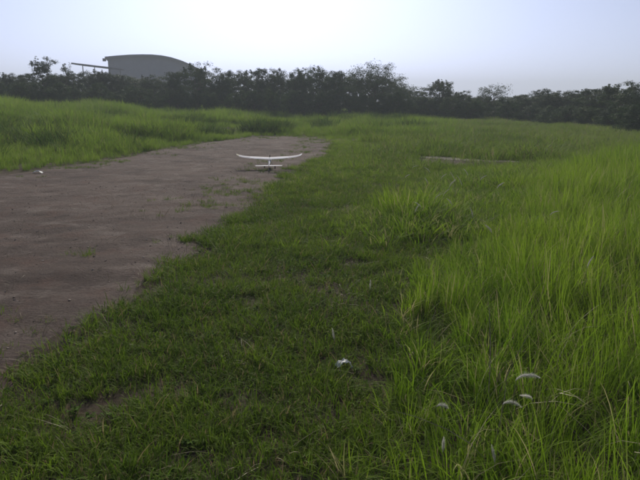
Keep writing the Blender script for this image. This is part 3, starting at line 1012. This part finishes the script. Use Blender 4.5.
bush = [make_tree('bush', 1.9, 2.4, 50 + k, trunk_h=.0, lobes=9, clumps=10, per=100, leaf=.09, stems=3, shoots=k, mat='leaf') for k in range(3)]
usedb = set()
def add_bush(k, px, top, D, w, label):
    t = bush[k] if k not in usedb else copy_tree(bush[k])
    usedb.add(k)
    place(t, px, top, D, w)
    tag(t, label, 'bush', 'bushes along the foot of the tree line')
for k, px in enumerate(range(-16, 521, 13)):
    D = np.interp(px, [0, 180, 380, 540], [46, 53, 54, 48]) + random.uniform(-1.5, 1.5)
    add_bush(k % 3, px + random.uniform(-5, 5), np.interp(px, [0, 180, 380, 520], [83, 88, 92, 101]) + random.uniform(-3, 4), D, random.uniform(24, 34),
             'low dark bush ' + ('under the hedge beside the open shed' if px < 100 else 'at the foot of the trees before the arched hall' if px < 185 else 'at the foot of the spiky-topped tree' if px < 215
                                 else 'under the middle of the tree line' if px < 345 else 'at the foot of the largest round-crowned tree' if px < 400 else 'at the foot of the pointed feathery tree' if px < 465 else 'at the foot of the thin open-crowned tree'))
for k, (px, top, D, w) in enumerate([(530, 106, 47, 30), (548, 106, 44, 34), (568, 106, 42, 34), (588, 107, 39, 38), (610, 106, 36, 40), (634, 104, 32, 46), (662, 104, 30, 50)]):
    add_bush(k % 3, px, top, D, w, 'low dark bush at the foot of the nearer thicket')

# ------------------------------------------------------------------ arched hall and open shed
def cladding():
    m, t, out = new_mat('grey_cladding')
    p = N(t, 'ShaderNodeBsdfPrincipled')
    p.inputs['Roughness'].default_value = 0.55
    p.inputs['Metallic'].default_value = 0.1
    tc = N(t, 'ShaderNodeTexCoord')
    w = N(t, 'ShaderNodeTexWave', wave_type='BANDS', bands_direction='X')
    w.inputs['Scale'].default_value = 1.2
    t.links.new(tc.outputs['Object'], w.inputs['Vector'])
    c = mixc(t, ramp(t, noise(t, 0.25, 5, .7, tc.outputs['Object']), .35, .65), (0.145, 0.16, 0.215), (0.115, 0.128, 0.17))
    t.links.new(c, p.inputs['Base Color'])
    b = N(t, 'ShaderNodeBump')
    b.inputs['Strength'].default_value = .5
    b.inputs['Distance'].default_value = .05
    t.links.new(w.outputs['Fac'], b.inputs['Height'])
    t.links.new(b.outputs[0], p.inputs['Normal'])
    t.links.new(p.outputs[0], out.inputs['Surface'])
    return m
M['clad'] = cladding()
M['roof'] = plain_mat('grey_roof', (0.12, 0.13, 0.15), (0.09, 0.098, 0.115), .3, .85, spec=.1)
M['trim'] = plain_mat('dark_trim', (0.05, 0.055, 0.065), None, 3, .6)
HD = 150.0
kx = HD / 656
hx0 = sight(150, 60)[0] * HD
hall = empty('arched_hall', (hx0, HD, float(ground_h(hx0, HD))), math.atan2(-hx0, HD))
tag(hall, 'big grey hall with low arched roof rising behind the trees', 'hall')
def hz(py):
    return 1.6 + sight(150, py)[1] * math.hypot(HD, hx0) / math.hypot(1, sight(150, py)[0]) - hall.location.z - .4
arch = [((px - 150) * kx * .93, hz(py)) for px, py in [(108, 57.6), (118, 56.2), (130, 55.2), (142, 54.7), (152, 54.7), (162, 55.4), (172, 57.3), (182, 60.4), (192, 64.6), (200, 68.8), (206, 73)]]
DEP = 24.0
m = MB()
n = len(arch)
fr = [Vector((x, 0, z)) for x, z in arch]
vs, fs = [], []
for yy in (0, DEP):
    for (x, z) in arch:
        vs += [(x, yy, z - .01), (x, yy, -1.0)]
for b0, flip in ((0, False), (2 * n, True)):
    for k in range(n - 1):
        q = (b0 + 2 * k + 1, b0 + 2 * k + 3, b0 + 2 * k + 2, b0 + 2 * k)
        fs.append(q[::-1] if flip else q)
fs.append((1, 0, 2 * n, 2 * n + 1))
e0 = 2 * (n - 1)
fs.append((e0, e0 + 1, 2 * n + e0 + 1, 2 * n + e0))
m.add(vs, fs)
m.build('wall', M['clad'], hall)
m = MB()
ring = [Vector((x - (.5 if k == 0 else 0), 0, z)) for k, (x, z) in enumerate(arch)]
rings = []
for yy in (-1.0, DEP + .8):
    rings.append([Vector((v.x, yy, v.z + .35)) for v in ring] + [Vector((v.x, yy, v.z)) for v in reversed(ring)])
m.loft(rings)
m.build('roof', M['roof'], hall)
m = MB()
for k in range(n - 1):
    a, b = ring[k], ring[k + 1]
    d = (b - a)
    m.box((a + b) / 2 + Vector((0, -1.07, .12)), (d.length, .12, .55), Matrix.Rotation(-math.atan2(d.z, d.x), 3, 'Y'))
m.build('fascia', M['trim'], hall)
m = MB()
m.box((arch[0][0] - .65, -.7, arch[0][1] - .25), (.7, .9, .6))
m.build('gutter_end', M['trim'], hall)

SD = 112.0
ks = SD / 656
sx = sight(91, 66)[0] * SD
shed = empty('open_shed', (sx, SD, float(ground_h(sx, SD))))
tag(shed, 'open-sided shed with thin sloping roof beside the arched hall', 'shed')
def sz_(py):
    return 1.6 + sight(91, py)[1] * SD - shed.location.z
x0, x1 = (73 - 91) * ks, (112 - 91) * ks
z0, z1 = sz_(63.5), sz_(68.3)
m = MB()
ang = math.atan2(z1 - z0, x1 - x0)
m.box(((x0 + x1) / 2, 3, (z0 + z1) / 2), (math.hypot(x1 - x0, z1 - z0), 7, .26), Matrix.Rotation(-ang, 3, 'Y'))
m.build('roof', M['roof'], shed)
for yy in (.1, 5.9):
    for fx in (.25, .92):
        m = MB()
        xx = x0 + (x1 - x0) * fx
        zt = z0 + (z1 - z0) * fx - .12
        m.box((xx, yy, zt / 2 - .3), (.11, .11, zt + .55))
        m.build('post', M['trim'], shed)

# ------------------------------------------------------------------ hazy air
hb = MB()
hb.box((0, 100, 12.0), (1500, 1700, 30))
hm, ht, ho = new_mat('haze')
pv = N(ht, 'ShaderNodeVolumePrincipled')
pv.inputs['Color'].default_value = (0.85, 0.92, 1.0, 1)
pv.inputs['Density'].default_value = 0.0017
pv.inputs['Anisotropy'].default_value = 0.0
ht.links.new(pv.outputs[0], ho.inputs['Volume'])
tag(hb.build('haze', hm), 'pale morning haze lying over the whole field', 'haze', kind='stuff')
